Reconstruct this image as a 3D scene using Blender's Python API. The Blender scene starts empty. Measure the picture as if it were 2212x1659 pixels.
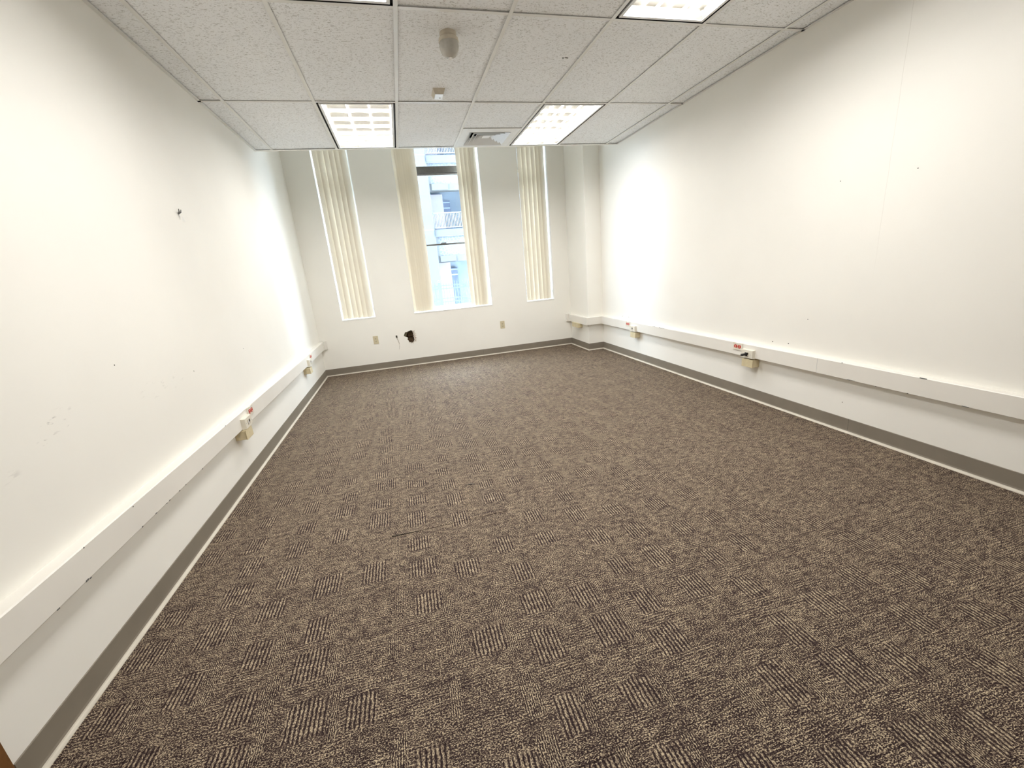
import bpy, bmesh, math, random
from mathutils import Vector, Matrix

random.seed(7)
SC = bpy.context.scene
COL = SC.collection

# ------------------------------------------------------------------ camera
CX, CZ = 1.197, 1.271
cam = bpy.data.cameras.new('camera')
cam.sensor_fit = 'HORIZONTAL'; cam.sensor_width = 36.0
cam.lens = 889.7 / 2212.0 * 36.0
cam.clip_start = 0.02; cam.clip_end = 200
cam_o = bpy.data.objects.new('camera', cam); COL.objects.link(cam_o)
_r = Vector((0.96291242, -0.25637016, -0.08410716))
_u = Vector((0.14828959, 0.24242461, 0.95877031))
_f = Vector((0.22541046, 0.93568405, -0.27145069))
_m = Matrix(((_r.x, _u.x, -_f.x, CX), (_r.y, _u.y, -_f.y, 0.0), (_r.z, _u.z, -_f.z, CZ), (0, 0, 0, 1)))
cam_o.matrix_world = _m
SC.camera = cam_o

# ------------------------------------------------------------------ world, sun, exposure
SKY = 44.0
world = bpy.data.worlds.new('world'); SC.world = world; world.use_nodes = True
_bg = world.node_tree.nodes['Background']
_bg.inputs[0].default_value = (0.76, 0.87, 1.0, 1); _bg.inputs[1].default_value = SKY
LAMP_W = (40.0, 43.0)            # ceiling fixtures: far pair, near pair
LAMP_C = (1.0, 0.98, 0.95)
SC.view_settings.view_transform = 'Standard'; SC.view_settings.look = 'None'
SC.view_settings.gamma = 1.0; SC.view_settings.use_curve_mapping = False
SC.view_settings.exposure = 0.07
SC.cycles.use_denoising = True
SC.cycles.diffuse_bounces = 6; SC.cycles.max_bounces = 14; SC.cycles.transparent_max_bounces = 12
SC.cycles.sample_clamp_indirect = 8.0
SC.cycles.caustics_reflective = False; SC.cycles.caustics_refractive = False

# ------------------------------------------------------------------ helpers
def link(o, parent=None):
    COL.objects.link(o)
    if parent: o.parent = parent
    return o

def prop(o, label=None, cat=None, group=None, kind=None):
    if label: o['label'] = label
    if cat: o['category'] = cat
    if group: o['group'] = group
    if kind: o['kind'] = kind
    return o

def empty(name, loc=(0, 0, 0), rz=0.0, **k):
    o = bpy.data.objects.new(name, None); o.empty_display_size = 0.1
    o.location = loc; o.rotation_euler = (0, 0, rz)
    link(o); prop(o, **k); return o

class MB:
    """collects geometry for one mesh object"""
    def __init__(s): s.bm = bmesh.new()
    def box(s, x0, x1, y0, y1, z0, z1, bevel=0.0, seg=1, taper=None):
        bm = s.bm
        v = [bm.verts.new((x, y, z)) for z in (z0, z1) for y in (y0, y1) for x in (x0, x1)]
        fs = [bm.faces.new([v[i] for i in q]) for q in
              ((0, 2, 3, 1), (4, 5, 7, 6), (0, 1, 5, 4), (2, 6, 7, 3), (0, 4, 6, 2), (1, 3, 7, 5))]
        if bevel:
            es = list({e for f in fs for e in f.edges})
            bmesh.ops.bevel(bm, geom=es, offset=bevel, segments=seg, affect='EDGES', profile=0.6)
        return s
    def hexa(s, pts):
        """8 points: bottom ring of four, top ring of four, same order"""
        v = [s.bm.verts.new(p) for p in pts]
        for q in ((3, 2, 1, 0), (4, 5, 6, 7), (0, 1, 5, 4), (1, 2, 6, 5), (2, 3, 7, 6), (3, 0, 4, 7)):
            s.bm.faces.new([v[i] for i in q])
        return s
    def prism(s, prof, axis, a, b):
        """closed 2D profile swept along an axis from a to b"""
        def P(p, t):
            if axis == 'X': return (t, p[0], p[1])
            if axis == 'Y': return (p[0], t, p[1])
            return (p[0], p[1], t)
        A = [s.bm.verts.new(P(p, a)) for p in prof]; B = [s.bm.verts.new(P(p, b)) for p in prof]
        n = len(prof)
        for i in range(n):
            s.bm.faces.new((A[i], A[(i + 1) % n], B[(i + 1) % n], B[i]))
        s.bm.faces.new(A[::-1]); s.bm.faces.new(B)
        return s
    def tube(s, pts, r, n=8, cap=True):
        pts = [Vector(p) for p in pts]; rings = []
        for i, p in enumerate(pts):
            d = (pts[min(i + 1, len(pts) - 1)] - pts[max(i - 1, 0)]).normalized()
            a = d.cross(Vector((0, 0, 1)))
            if a.length < 1e-3: a = d.cross(Vector((0, 1, 0)))
            a.normalize(); b = d.cross(a)
            rr = r[i] if isinstance(r, (list, tuple)) else r
            rings.append([s.bm.verts.new(p + (a * math.cos(2 * math.pi * k / n) + b * math.sin(2 * math.pi * k / n)) * rr) for k in range(n)])
        for A, B in zip(rings, rings[1:]):
            for k in range(n): s.bm.faces.new((A[k], A[(k + 1) % n], B[(k + 1) % n], B[k]))
        if cap: s.bm.faces.new(rings[0][::-1]); s.bm.faces.new(rings[-1])
        return s
    def lathe(s, prof, c=(0, 0, 0), n=32):
        """profile of (radius, z)"""
        rings = []
        for r, z in prof:
            if r < 1e-5: rings.append([s.bm.verts.new((c[0], c[1], c[2] + z))])
            else: rings.append([s.bm.verts.new((c[0] + r * math.cos(2 * math.pi * k / n), c[1] + r * math.sin(2 * math.pi * k / n), c[2] + z)) for k in range(n)])
        for A, B in zip(rings, rings[1:]):
            if len(A) == 1 and len(B) == 1: continue
            for k in range(n):
                k2 = (k + 1) % n
                if len(A) == 1: s.bm.faces.new((A[0], B[k2], B[k]))
                elif len(B) == 1: s.bm.faces.new((A[k], A[k2], B[0]))
                else: s.bm.faces.new((A[k], A[k2], B[k2], B[k]))
        return s
    def mesh(s, name, mat=None, smooth=False, recalc=True):
        if recalc: bmesh.ops.recalc_face_normals(s.bm, faces=s.bm.faces)
        if smooth:
            for f in s.bm.faces: f.smooth = True
        me = bpy.data.meshes.new(name); s.bm.to_mesh(me); s.bm.free()
        if mat: me.materials.append(mat)
        return me
    def build(s, name, mat, parent=None, smooth=False, recalc=True, **k):
        o = bpy.data.objects.new(name, s.mesh(name, mat, smooth, recalc))
        link(o, parent); prop(o, **k)
        if smooth == 'auto': pass
        return o

def place(name, me, parent=None, loc=(0, 0, 0), rot=(0, 0, 0), scale=(1, 1, 1), **k):
    o = bpy.data.objects.new(name, me); o.location = loc; o.rotation_euler = rot; o.scale = scale
    link(o, parent); prop(o, **k); return o

def copy_tree(root, loc, label=None, rz=None):
    r = root.copy(); COL.objects.link(r); r.location = loc
    if rz is not None: r.rotation_euler = (0, 0, rz)
    if label: r['label'] = label
    for ch in root.children:
        c = ch.copy(); COL.objects.link(c); c.parent = r
        for g in ch.children:
            d = g.copy(); COL.objects.link(d); d.parent = c
    return r

# ------------------------------------------------------------------ materials
class NT:
    def __init__(s, name):
        s.m = bpy.data.materials.new(name); s.m.use_nodes = True
        s.t = s.m.node_tree; s.b = s.t.nodes['Principled BSDF']; s.out = s.t.nodes['Material Output']
    def n(s, typ, **k):
        x = s.t.nodes.new(typ)
        for a, v in k.items(): setattr(x, a, v)
        return x
    def set(s, sock, v):
        if hasattr(v, 'is_output') or isinstance(v, bpy.types.NodeSocket): s.t.links.new(v, sock)
        else: sock.default_value = v
    def math(s, op, a, b=None, c=None, clamp=False):
        x = s.n('ShaderNodeMath', operation=op); x.use_clamp = clamp
        s.set(x.inputs[0], a)
        if b is not None: s.set(x.inputs[1], b)
        if c is not None: s.set(x.inputs[2], c)
        return x.outputs[0]
    def sstep(s, v, a, b):
        x = s.n('ShaderNodeMapRange', interpolation_type='SMOOTHSTEP')
        s.set(x.inputs[0], v); s.set(x.inputs[1], a); s.set(x.inputs[2], b)
        return x.outputs[0]
    def mix(s, f, a, b, typ='RGBA'):
        x = s.n('ShaderNodeMix', data_type=typ)
        i = (0, 6, 7, 2) if typ == 'RGBA' else (0, 2, 3, 0)
        s.set(x.inputs[i[0]], f); s.set(x.inputs[i[1]], a); s.set(x.inputs[i[2]], b)
        return x.outputs[i[3]]
    def noise(s, vec, scale, detail=2.0, rough=0.5, dim='3D'):
        x = s.n('ShaderNodeTexNoise', noise_dimensions=dim)
        if vec is not None: s.set(x.inputs['Vector'], vec)
        x.inputs['Scale'].default_value = scale; x.inputs['Detail'].default_value = detail; x.inputs['Roughness'].default_value = rough
        return x.outputs[0]
    def scaled(s, vec, sc):
        x = s.n('ShaderNodeVectorMath', operation='MULTIPLY'); s.set(x.inputs[0], vec); x.inputs[1].default_value = sc
        return x.outputs[0]
    def comb(s, x, y, z=0.0):
        c = s.n('ShaderNodeCombineXYZ')
        for i, v in enumerate((x, y, z)): s.set(c.inputs[i], v)
        return c.outputs[0]
    def ramp(s, f, stops, interp='LINEAR'):
        x = s.n('ShaderNodeValToRGB'); x.color_ramp.interpolation = interp
        e = x.color_ramp.elements
        while len(e) < len(stops): e.new(0.5)
        for el, (p, c) in zip(e, stops): el.position = p; el.color = (*c, 1)
        s.set(x.inputs[0], f); return x.outputs[0]
    def bump(s, h, strength=0.2, dist=0.002):
        x = s.n('ShaderNodeBump'); x.inputs['Strength'].default_value = strength; x.inputs['Distance'].default_value = dist
        s.set(x.inputs['Height'], h); s.t.links.new(x.outputs[0], s.b.inputs['Normal'])

def C4(c): return (c[0], c[1], c[2], 1.0)

def plain(name, col, rough=0.6, spec=0.35, var=0.06, scale=14.0, bump=0.0, bscale=400.0, metal=0.0):
    k = NT(name); pos = k.n('ShaderNodeNewGeometry').outputs['Position']
    f = k.noise(pos, scale, 3.0)
    a = tuple(max(0, c * (1 - var)) for c in col); b = tuple(min(1, c * (1 + var)) for c in col)
    k.set(k.b.inputs['Base Color'], k.ramp(f, [(0.3, a), (0.7, b)]))
    k.b.inputs['Roughness'].default_value = rough; k.b.inputs['Specular IOR Level'].default_value = spec
    k.b.inputs['Metallic'].default_value = metal
    if bump: k.bump(k.noise(pos, bscale, 2.0), bump, 0.001)
    return k.m

WALLC = (0.88, 0.863, 0.808)
def wall_mat(name, col, extra=None):
    k = NT(name); pos = k.n('ShaderNodeNewGeometry').outputs['Position']
    f = k.noise(pos, 1.3, 4.0)
    a = tuple(c * 0.975 for c in col); b = tuple(min(1, c * 1.02) for c in col)
    c = k.ramp(f, [(0.3, a), (0.7, b)])
    h = k.noise(pos, 260.0, 2.0)
    if extra: c = extra(k, pos, c)
    k.set(k.b.inputs['Base Color'], c)
    k.b.inputs['Roughness'].default_value = 0.55; k.b.inputs['Specular IOR Level'].default_value = 0.3
    k.bump(h, 0.10, 0.0008)
    return k.m

def left_marks(k, pos, c):
    # scuffs rubbed on the paint, about 0.9 m up
    def scuff(c, y, z, ry, rz, dark, thr):
        sp = k.n('ShaderNodeSeparateXYZ'); k.set(sp.inputs[0], pos)
        dy = k.math('DIVIDE', k.math('SUBTRACT', sp.outputs[1], y), ry)
        dz = k.math('DIVIDE', k.math('SUBTRACT', sp.outputs[2], z), rz)
        d = k.math('SQRT', k.math('ADD', k.math('MULTIPLY', dy, dy), k.math('MULTIPLY', dz, dz)))
        m = k.sstep(d, 1.0, 0.5)
        n = k.noise(k.scaled(pos, (1.0, 22.0, 75.0)), 1.0, 2.0)
        f = k.math('MULTIPLY', m, k.sstep(n, thr, thr + 0.1))
        return k.mix(f, c, C4(tuple(x * dark for x in WALLC)))
    c = scuff(c, 1.69, 0.90, 0.10, 0.045, 0.72, 0.58)
    c = scuff(c, 1.62, 0.86, 0.05, 0.03, 0.76, 0.60)
    c = scuff(c, 2.35, 0.86, 0.30, 0.06, 0.92, 0.60)
    c = scuff(c, 1.45, 0.80, 0.05, 0.02, 0.88, 0.5)
    return c
def right_marks(k, pos, c):
    # the taped joint between two drywall boards
    sp = k.n('ShaderNodeSeparateXYZ'); k.set(sp.inputs[0], pos)
    w = k.noise(k.scaled(pos, (0, 0, 1)), 3.0, 2.0)
    y = k.math('ADD', sp.outputs[1], k.math('MULTIPLY', k.math('SUBTRACT', w, 0.5), 0.02))
    d = k.math('ABSOLUTE', k.math('SUBTRACT', y, 1.945))
    up = k.sstep(sp.outputs[2], 0.9, 1.5)
    f = k.math('MULTIPLY', k.sstep(d, 0.0022, 0.0006), up)
    return k.mix(k.math('MULTIPLY', f, 0.22), c, C4((0.45, 0.42, 0.36)))

M = {}
M['wall_left'] = wall_mat('painted drywall left', WALLC, left_marks)
M['wall_right'] = wall_mat('painted drywall right', WALLC, right_marks)
M['wall'] = wall_mat('painted drywall', WALLC)
M['white'] = plain('white gloss paint', (0.86, 0.86, 0.84), 0.35, 0.5, 0.02)
M['raceway'] = plain('off-white enamelled metal', (0.80, 0.775, 0.72), 0.42, 0.4, 0.03, 3.0, 0.06, 300)
M['ivory'] = plain('ivory plastic', (0.66, 0.57, 0.37), 0.45, 0.4, 0.04, 30)
M['cream_plastic'] = plain('cream white plastic', (0.74, 0.70, 0.60), 0.42, 0.4, 0.03, 30)
M['almond'] = plain('almond plastic', (0.60, 0.53, 0.37), 0.45, 0.4, 0.04, 30)
M['red'] = plain('red plastic', (0.50, 0.045, 0.025), 0.4, 0.4, 0.05, 60)
M['pinkish'] = plain('bright white slot print', (0.85, 0.72, 0.66), 0.5, 0.3, 0.02)
M['dark'] = plain('dark slot', (0.030, 0.026, 0.020), 0.7, 0.2)
M['black'] = plain('matt black', (0.008, 0.008, 0.009), 0.6, 0.2, 0.1)
M['black_plastic'] = plain('black plastic', (0.018, 0.018, 0.02), 0.35, 0.5, 0.1)
M['brownwood'] = plain('brown stained wood', (0.16, 0.07, 0.02), 0.45, 0.4, 0.25, 30)
M['cove'] = plain('taupe vinyl cove base', (0.225, 0.195, 0.155), 0.5, 0.35, 0.05, 8, 0.1, 500)
M['toe'] = plain('cove base toe with painted light', (0.60, 0.555, 0.47), 0.45, 0.4, 0.06, 12)  # light caught by the upward-facing toe is put into this paler colour
M['tbar'] = plain('white enamelled grid', (0.80, 0.80, 0.775), 0.4, 0.45, 0.02)
M['bronze'] = plain('dark bronze anodised aluminium', (0.085, 0.078, 0.072), 0.4, 0.5, 0.1, 40)
M['bronze_dull'] = plain('dull bronze aluminium', (0.20, 0.19, 0.18), 0.5, 0.4, 0.1, 40)
M['steel_white'] = plain('white painted steel', (0.80, 0.81, 0.81), 0.38, 0.45, 0.02)
M['steel_grey'] = plain('grey steel', (0.55, 0.55, 0.55), 0.45, 0.4, 0.05)  # even grey for screws, gaskets and small fittings
M['louver'] = plain('satin louver aluminium', (0.90, 0.885, 0.85), 0.24, 0.5, 0.02, 20, 0, 400, 1.0)
M['reflector'] = plain('white troffer pan', (0.85, 0.84, 0.80), 0.4, 0.4, 0.02)
M['beige_plastic'] = plain('aged beige plastic and sensor shade', (0.60, 0.545, 0.45), 0.45, 0.4, 0.06, 40)
M['grey_dome'] = plain('smoked grey dome', (0.50, 0.485, 0.44), 0.25, 0.5, 0.08, 40)
M['brick'] = plain('dusty dark brick', (0.13, 0.085, 0.05), 0.9, 0.15, 0.35, 60, 0.4, 250)
M['plaster_edge'] = plain('torn gypsum edge', (0.58, 0.50, 0.42), 0.9, 0.1, 0.45, 70, 0.4, 300)
M['moss_board'] = plain('old grey-green plaster backing', (0.22, 0.20, 0.13), 0.9, 0.1, 0.3, 70, 0.4, 250)
M['chip'] = plain('bare metal chip', (0.14, 0.14, 0.135), 0.6, 0.3, 0.2, 80)
M['wire'] = plain('thin dull wire', (0.30, 0.26, 0.20), 0.5, 0.4)
# outdoors
M['facade'] = plain('pale render', (0.106, 0.112, 0.116), 0.8, 0.2, 0.05, 2.0)
M['facade_col'] = plain('pale cast concrete', (0.104, 0.111, 0.112), 0.8, 0.2, 0.04, 1.5)
M['facade_pink'] = plain('pinkish grey recess wall', (0.412, 0.390, 0.426), 0.8, 0.2, 0.05, 1.5)
M['facade_blue'] = plain('blue grey recess wall', (0.322, 0.392, 0.476), 0.8, 0.2, 0.05, 1.5)
M['facade_dark'] = plain('slate blue door', (0.112, 0.143, 0.214), 0.5, 0.4, 0.2, 5)
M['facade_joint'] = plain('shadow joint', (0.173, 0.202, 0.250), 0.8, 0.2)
M['rail'] = plain('white railing paint', (0.152, 0.157, 0.159), 0.6, 0.3, 0.02)
M['fence'] = plain('blue grey iron paint', (0.122, 0.152, 0.202), 0.5, 0.4, 0.1)
M['ground'] = plain('pale concrete paving', (0.55, 0.55, 0.53), 0.9, 0.1, 0.08, 1.0)

def lattice_mat():
    k = NT('perforated lattice panel'); pos = k.n('ShaderNodeNewGeometry').outputs['Position']
    v = k.n('ShaderNodeTexVoronoi', feature='DISTANCE_TO_EDGE'); k.set(v.inputs['Vector'], pos); v.inputs['Scale'].default_value = 9.0
    k.set(k.b.inputs['Base Color'], k.mix(k.sstep(v.outputs[0], 0.05, 0.12), C4((0.16, 0.175, 0.185)), C4((0.105, 0.12, 0.15))))
    k.b.inputs['Roughness'].default_value = 0.8
    return k.m
M['lattice'] = lattice_mat()

def glass_mat():
    k = NT('window glass')
    tr = k.n('ShaderNodeBsdfTransparent'); tr.inputs[0].default_value = (0.93, 0.96, 0.97, 1)
    gl = k.n('ShaderNodeBsdfGlossy'); gl.inputs['Roughness'].default_value = 0.02
    fr = k.n('ShaderNodeFresnel'); fr.inputs[0].default_value = 1.45
    mx = k.n('ShaderNodeMixShader')
    bf = k.n('ShaderNodeNewGeometry'); k.set(mx.inputs[0], k.math('MULTIPLY', fr.outputs[0], k.math('SUBTRACT', 1.0, bf.outputs['Backfacing']))); k.t.links.new(tr.outputs[0], mx.inputs[1]); k.t.links.new(gl.outputs[0], mx.inputs[2])
    k.t.links.new(mx.outputs[0], k.out.inputs[0]); return k.m
M['glass'] = glass_mat()

def vane_mat():
    k = NT('ivory pvc vane'); pos = k.n('ShaderNodeNewGeometry').outputs['Position']
    f = k.noise(k.scaled(pos, (9, 9, 0.8)), 1.0, 2.0)
    c = k.ramp(f, [(0.3, (0.74, 0.672, 0.555)), (0.7, (0.77, 0.702, 0.58))])
    d = k.n('ShaderNodeBsdfDiffuse'); k.set(d.inputs[0], c)
    t = k.n('ShaderNodeBsdfTranslucent'); k.set(t.inputs[0], c)
    mx = k.n('ShaderNodeMixShader'); mx.inputs[0].default_value = 0.045
    k.t.links.new(d.outputs[0], mx.inputs[1]); k.t.links.new(t.outputs[0], mx.inputs[2])
    k.t.links.new(mx.outputs[0], k.out.inputs[0]); return k.m
M['vane'] = vane_mat()

def tile_mat():
    k = NT('fissured mineral fibre'); pos = k.n('ShaderNodeNewGeometry').outputs['Position']
    warp = k.n('ShaderNodeTexNoise'); k.set(warp.inputs['Vector'], pos); warp.inputs['Scale'].default_value = 9.0
    vm = k.n('ShaderNodeVectorMath', operation='MULTIPLY_ADD'); k.set(vm.inputs[0], warp.outputs[1]); vm.inputs[1].default_value = (0.03, 0.03, 0); k.set(vm.inputs[2], pos)
    p = vm.outputs[0]
    a = k.noise(k.scaled(p, (62, 190, 1)), 1.0, 1.5)
    b = k.noise(k.scaled(p, (150, 110, 1)), 1.0, 1.0)
    fis = k.sstep(a, 0.60, 0.67); pin = k.sstep(b, 0.63, 0.70)
    dark = k.math('MAXIMUM', fis, k.math('MULTIPLY', pin, 0.6))
    base = k.ramp(k.noise(pos, 2.0, 3.0), [(0.3, (0.89, 0.905, 0.92)), (0.7, (0.92, 0.935, 0.95))])
    k.set(k.b.inputs['Base Color'], k.mix(k.math('MULTIPLY', dark, 0.50), base, C4((0.27, 0.25, 0.22))))
    k.b.inputs['Roughness'].default_value = 0.95; k.b.inputs['Specular IOR Level'].default_value = 0.1
    k.bump(k.math('SUBTRACT', 1.0, dark), 0.5, 0.0015)
    return k.m
M['tile'] = tile_mat()

def carpet_mat():
    k = NT('loop pile carpet'); pos = k.n('ShaderNodeNewGeometry').outputs['Position']
    wn = k.n('ShaderNodeTexNoise'); k.set(wn.inputs['Vector'], pos); wn.inputs['Scale'].default_value = 45.0; wn.inputs['Detail'].default_value = 2.0
    sp = k.n('ShaderNodeSeparateXYZ'); k.set(sp.inputs[0], pos)
    sw = k.n('ShaderNodeSeparateXYZ'); k.set(sw.inputs[0], wn.outputs[1])
    X, Y = sp.outputs[0], sp.outputs[1]
    wx = k.math('MULTIPLY_ADD', k.math('SUBTRACT', sw.outputs[0], 0.5), 0.010, X)
    wy = k.math('MULTIPLY_ADD', k.math('SUBTRACT', sw.outputs[1], 0.5), 0.012, Y)
    # cells of the woven design: three columns to a tile, blocks staggered from column to column
    cu = k.math('DIVIDE', k.math('SUBTRACT', X, 0.9625 + 0.062), 0.2032)
    ci = k.math('FLOOR', cu)
    cw = k.n('ShaderNodeTexWhiteNoise', noise_dimensions='1D'); k.set(cw.inputs['W'], k.math('ADD', ci, 31.3))
    cv = k.math('ADD', k.math('DIVIDE', Y, 0.2032), k.math('MULTIPLY', cw.outputs[0], 3.0))
    cj = k.math('FLOOR', cv)
    rn = k.n('ShaderNodeTexWhiteNoise', noise_dimensions='2D'); k.set(rn.inputs['Vector'], k.comb(ci, cj))
    rc = k.n('ShaderNodeSeparateColor'); k.set(rc.inputs[0], rn.outputs[1])
    R1, R2, R3 = rc.outputs[0], rc.outputs[1], rc.outputs[2]
    fu = k.math('SUBTRACT', cu, ci); fv = k.math('SUBTRACT', cv, cj)
    jx = k.math('MULTIPLY_ADD', k.math('SUBTRACT', sw.outputs[0], 0.5), 0.26, fu)
    jy = k.math('MULTIPLY_ADD', k.math('SUBTRACT', sw.outputs[1], 0.5), 0.26, fv)
    def rect(u0, u1, v0, v1):
        a = k.math('MULTIPLY', k.sstep(jx, u0, k.math('ADD', u0, 0.07)), k.sstep(jx, k.math('ADD', u1, 0.07), u1))
        b = k.math('MULTIPLY', k.sstep(jy, v0, k.math('ADD', v0, 0.07)), k.sstep(jy, k.math('ADD', v1, 0.07), v1))
        return k.math('MULTIPLY', a, b)
    keep = k.math('GREATER_THAN', R1, 0.14)
    uL = k.math('MULTIPLY_ADD', R2, 0.20, 0.02)
    uR = k.math('ADD', uL, k.math('MULTIPLY_ADD', R3, 0.22, 0.40))
    vB = k.math('MULTIPLY_ADD', R3, 0.22, 0.06)
    vT = k.math('ADD', vB, k.math('MULTIPLY_ADD', R1, 0.28, 0.40))
    coarse_m = k.math('MULTIPLY', rect(uL, uR, vB, vT), keep)
    fine_m = k.math('MULTIPLY', rect(k.math('ADD', uR, 0.0), k.math('ADD', uR, k.math('MULTIPLY_ADD', R2, 0.22, 0.14)), k.math('SUBTRACT', vB, 0.14), k.math('ADD', vT, k.math('MULTIPLY', R2, 0.22))), k.math('GREATER_THAN', R2, 0.2))
    dark_m = k.math('MULTIPLY', rect(0.10, 0.70, k.math('ADD', vT, 0.05), k.math('ADD', vT, 0.20)), k.math('GREATER_THAN', R3, 0.55))
    def wave(c, period):
        return k.math('SINE', k.math('MULTIPLY', c, 2 * math.pi / period))
    coarse = k.math('MULTIPLY_ADD', k.math('POWER', k.math('ABSOLUTE', wave(wx, 0.0268)), 0.5), 2.0, -1.56); fine = wave(wx, 0.0068)
    rows = wave(wy, 0.0105)
    rmod = k.sstep(k.noise(k.scaled(pos, (5, 14, 1)), 1.0, 2.0), 0.40, 0.56)
    rows = k.math('MULTIPLY', rows, rmod)
    st = k.mix(fine_m, rows, fine, 'FLOAT')
    st = k.mix(coarse_m, st, coarse, 'FLOAT')
    lenm = k.math('MAXIMUM', coarse_m, fine_m)
    amp = k.math('MULTIPLY_ADD', coarse_m, 0.22, k.math('MULTIPLY_ADD', fine_m, 0.07, 0.09))
    # single loops: light yarn over dark, lying across the room except in the blocks
    na = k.noise(k.scaled(pos, (190, 350, 0)), 1.0, 1.0, 0.6)
    nb = k.noise(k.scaled(pos, (350, 190, 0)), 1.0, 1.0, 0.6)
    g = k.math('SUBTRACT', k.mix(lenm, na, nb, 'FLOAT'), 0.5)
    v = k.math('ADD', k.math('MULTIPLY_ADD', g, k.math('MULTIPLY_ADD', coarse_m, -0.65, 1.75), 0.485), k.math('MULTIPLY', st, amp))
    big = k.noise(pos, 7.0, 3.0)
    v = k.math('MULTIPLY_ADD', k.math('SUBTRACT', big, 0.5), 0.12, v)
    mot = k.noise(k.scaled(pos, (26, 48, 0)), 1.0, 2.5)
    v = k.math('MULTIPLY_ADD', k.math('SUBTRACT', mot, 0.5), 0.42, v)
    v = k.math('MULTIPLY_ADD', dark_m, -0.035, v)
    col = k.ramp(v, [(0.26, (0.020, 0.011, 0.012)), (0.46, (0.052, 0.034, 0.030)), (0.57, (0.180, 0.134, 0.098)), (0.76, (0.55, 0.45, 0.31))])
    k.set(k.b.inputs['Base Color'], col)
    k.b.inputs['Roughness'].default_value = 0.55; k.b.inputs['Specular IOR Level'].default_value = 0.06
    k.bump(v, 0.5, 0.003)
    return k.m
M['carpet'] = carpet_mat()

# ------------------------------------------------------------------ dimensions (metres)
H = 2.5918            # suspended ceiling
W = 3.9798            # room width
YB = 6.1817           # window wall
YF = -0.85            # wall behind the camera
YE = 5.031            # edge of the suspended ceiling
XP, YP = 3.748, 5.530 # pilaster
T = 0.6096
X0 = 0.163
YC = 3.8046
ZT = 3.40             # slab over the window bay
WINS = [(0.340, 0.797, 0.745), (1.328, 2.497, 0.742), (3.036, 3.489, 0.732)]
ZW = 3.20             # window heads

# ------------------------------------------------------------------ floor
floor = MB().box(-0.15, W + 0.15, YF - 0.1, YB + 0.4, -0.2, -0.008).build('floor', M['ground'], kind='structure')
FX, FY = 0.9625, 1.94
def tile_mesh(x0, x1, y0, y1):
    return MB().box(x0, x1, y0, y1, -0.008, 0.0, 0.0005).mesh('carpet_tile', M['carpet'])
cache = {}
for i in range(-2, 6):
    for j in range(-5, 8):
        tx, ty = FX + i * T, FY + j * T
        a, b = max(tx, 0) - tx + 0.0002, min(tx + T, W) - tx - 0.0002
        c, d = max(ty, YF) - ty + 0.0002, min(ty + T, YB) - ty - 0.0002
        if b - a < 0.02 or d - c < 0.02: continue
        key = (round(a, 4), round(b, 4), round(c, 4), round(d, 4))
        if key not in cache: cache[key] = tile_mesh(a, b, c, d)
        o = place('carpet_tile', cache[key], floor, (tx, ty, random.uniform(-0.0002, 0.0)))
        if (i, j) == (0, 0): o.rotation_euler = (-0.0035, 0.0, 0); o.location.z = 0.0016
dk = MB()
dk.tube([(0.965, 1.9405, 0.0012), (1.03, 1.9395, 0.0016), (1.105, 1.937, 0.0012)], [0.0028, 0.0022, 0.0008], 6)
dk.build('open_seam', M['dark'], floor, label='dark gap where two carpet tiles have parted')
th = MB(); th.tube([(1.405, 2.312, 0.002), (1.43, 2.305, 0.0032), (1.458, 2.304, 0.002)], [0.0012, 0.0022, 0.001], 6)
th.build('loose_thread', M['black_plastic'], label='short black thread lying on the carpet', cat='thread')

# ------------------------------------------------------------------ walls
MB().box(-0.14, 0.0, YF - 0.1, 0.16, -0.008, ZT).box(-0.14, 0.0, 1.06, YB, -0.008, ZT).box(-0.14, 0.0, 0.16, 1.06, 2.08, ZT)\
    .build('wall_left', M['wall_left'], kind='structure')
wall_left = bpy.data.objects['wall_left']
wall_right = MB().box(W, W + 0.14, YF - 0.1, YB, -0.008, ZT).build('wall_right', M['wall_right'], kind='structure')
MB().box(XP, W, YP, YB, 0.0, ZT - 0.001, 0.004, 2).build('pilaster', M['wall'], wall_right)
MB().box(-0.14, W + 0.14, YF - 0.15, YF, -0.008, ZT).build('wall_front', M['wall'], kind='structure')

def curve_plate(name, outer, holes, z0, z1, mat, **k):
    """plate in the XZ plane with holes; depth along Y from z0 to z1"""
    cu = bpy.data.curves.new(name, 'CURVE'); cu.dimensions = '2D'; cu.fill_mode = 'BOTH'
    for loop in [outer] + holes:
        s = cu.splines.new('POLY'); s.points.add(len(loop) - 1); s.use_cyclic_u = True
        for p, q in zip(s.points, loop): p.co = (q[0], q[1], 0, 1)
    cu.extrude = (z1 - z0) / 2
    tmp = bpy.data.objects.new(name, cu); COL.objects.link(tmp)
    dg = bpy.context.evaluated_depsgraph_get()
    me = bpy.data.meshes.new_from_object(tmp.evaluated_get(dg))
    bpy.data.objects.remove(tmp)
    me.transform(Matrix(((1, 0, 0, 0), (0, 0, -1, (z0 + z1) / 2), (0, 1, 0, 0), (0, 0, 0, 1))))
    bm = bmesh.new(); bm.from_mesh(me); bmesh.ops.remove_doubles(bm, verts=bm.verts, dist=1e-5)
    bmesh.ops.recalc_face_normals(bm, faces=bm.faces); bm.to_mesh(me); bm.free()
    for p in me.polygons: p.use_smooth = False
    me.materials.clear(); me.materials.append(mat); me.name = name
    o = bpy.data.objects.new(name, me); link(o); prop(o, **k); return o

def rect(x0, x1, z0, z1): return [(x0, z0), (x1, z0), (x1, z1), (x0, z1)]
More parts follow.
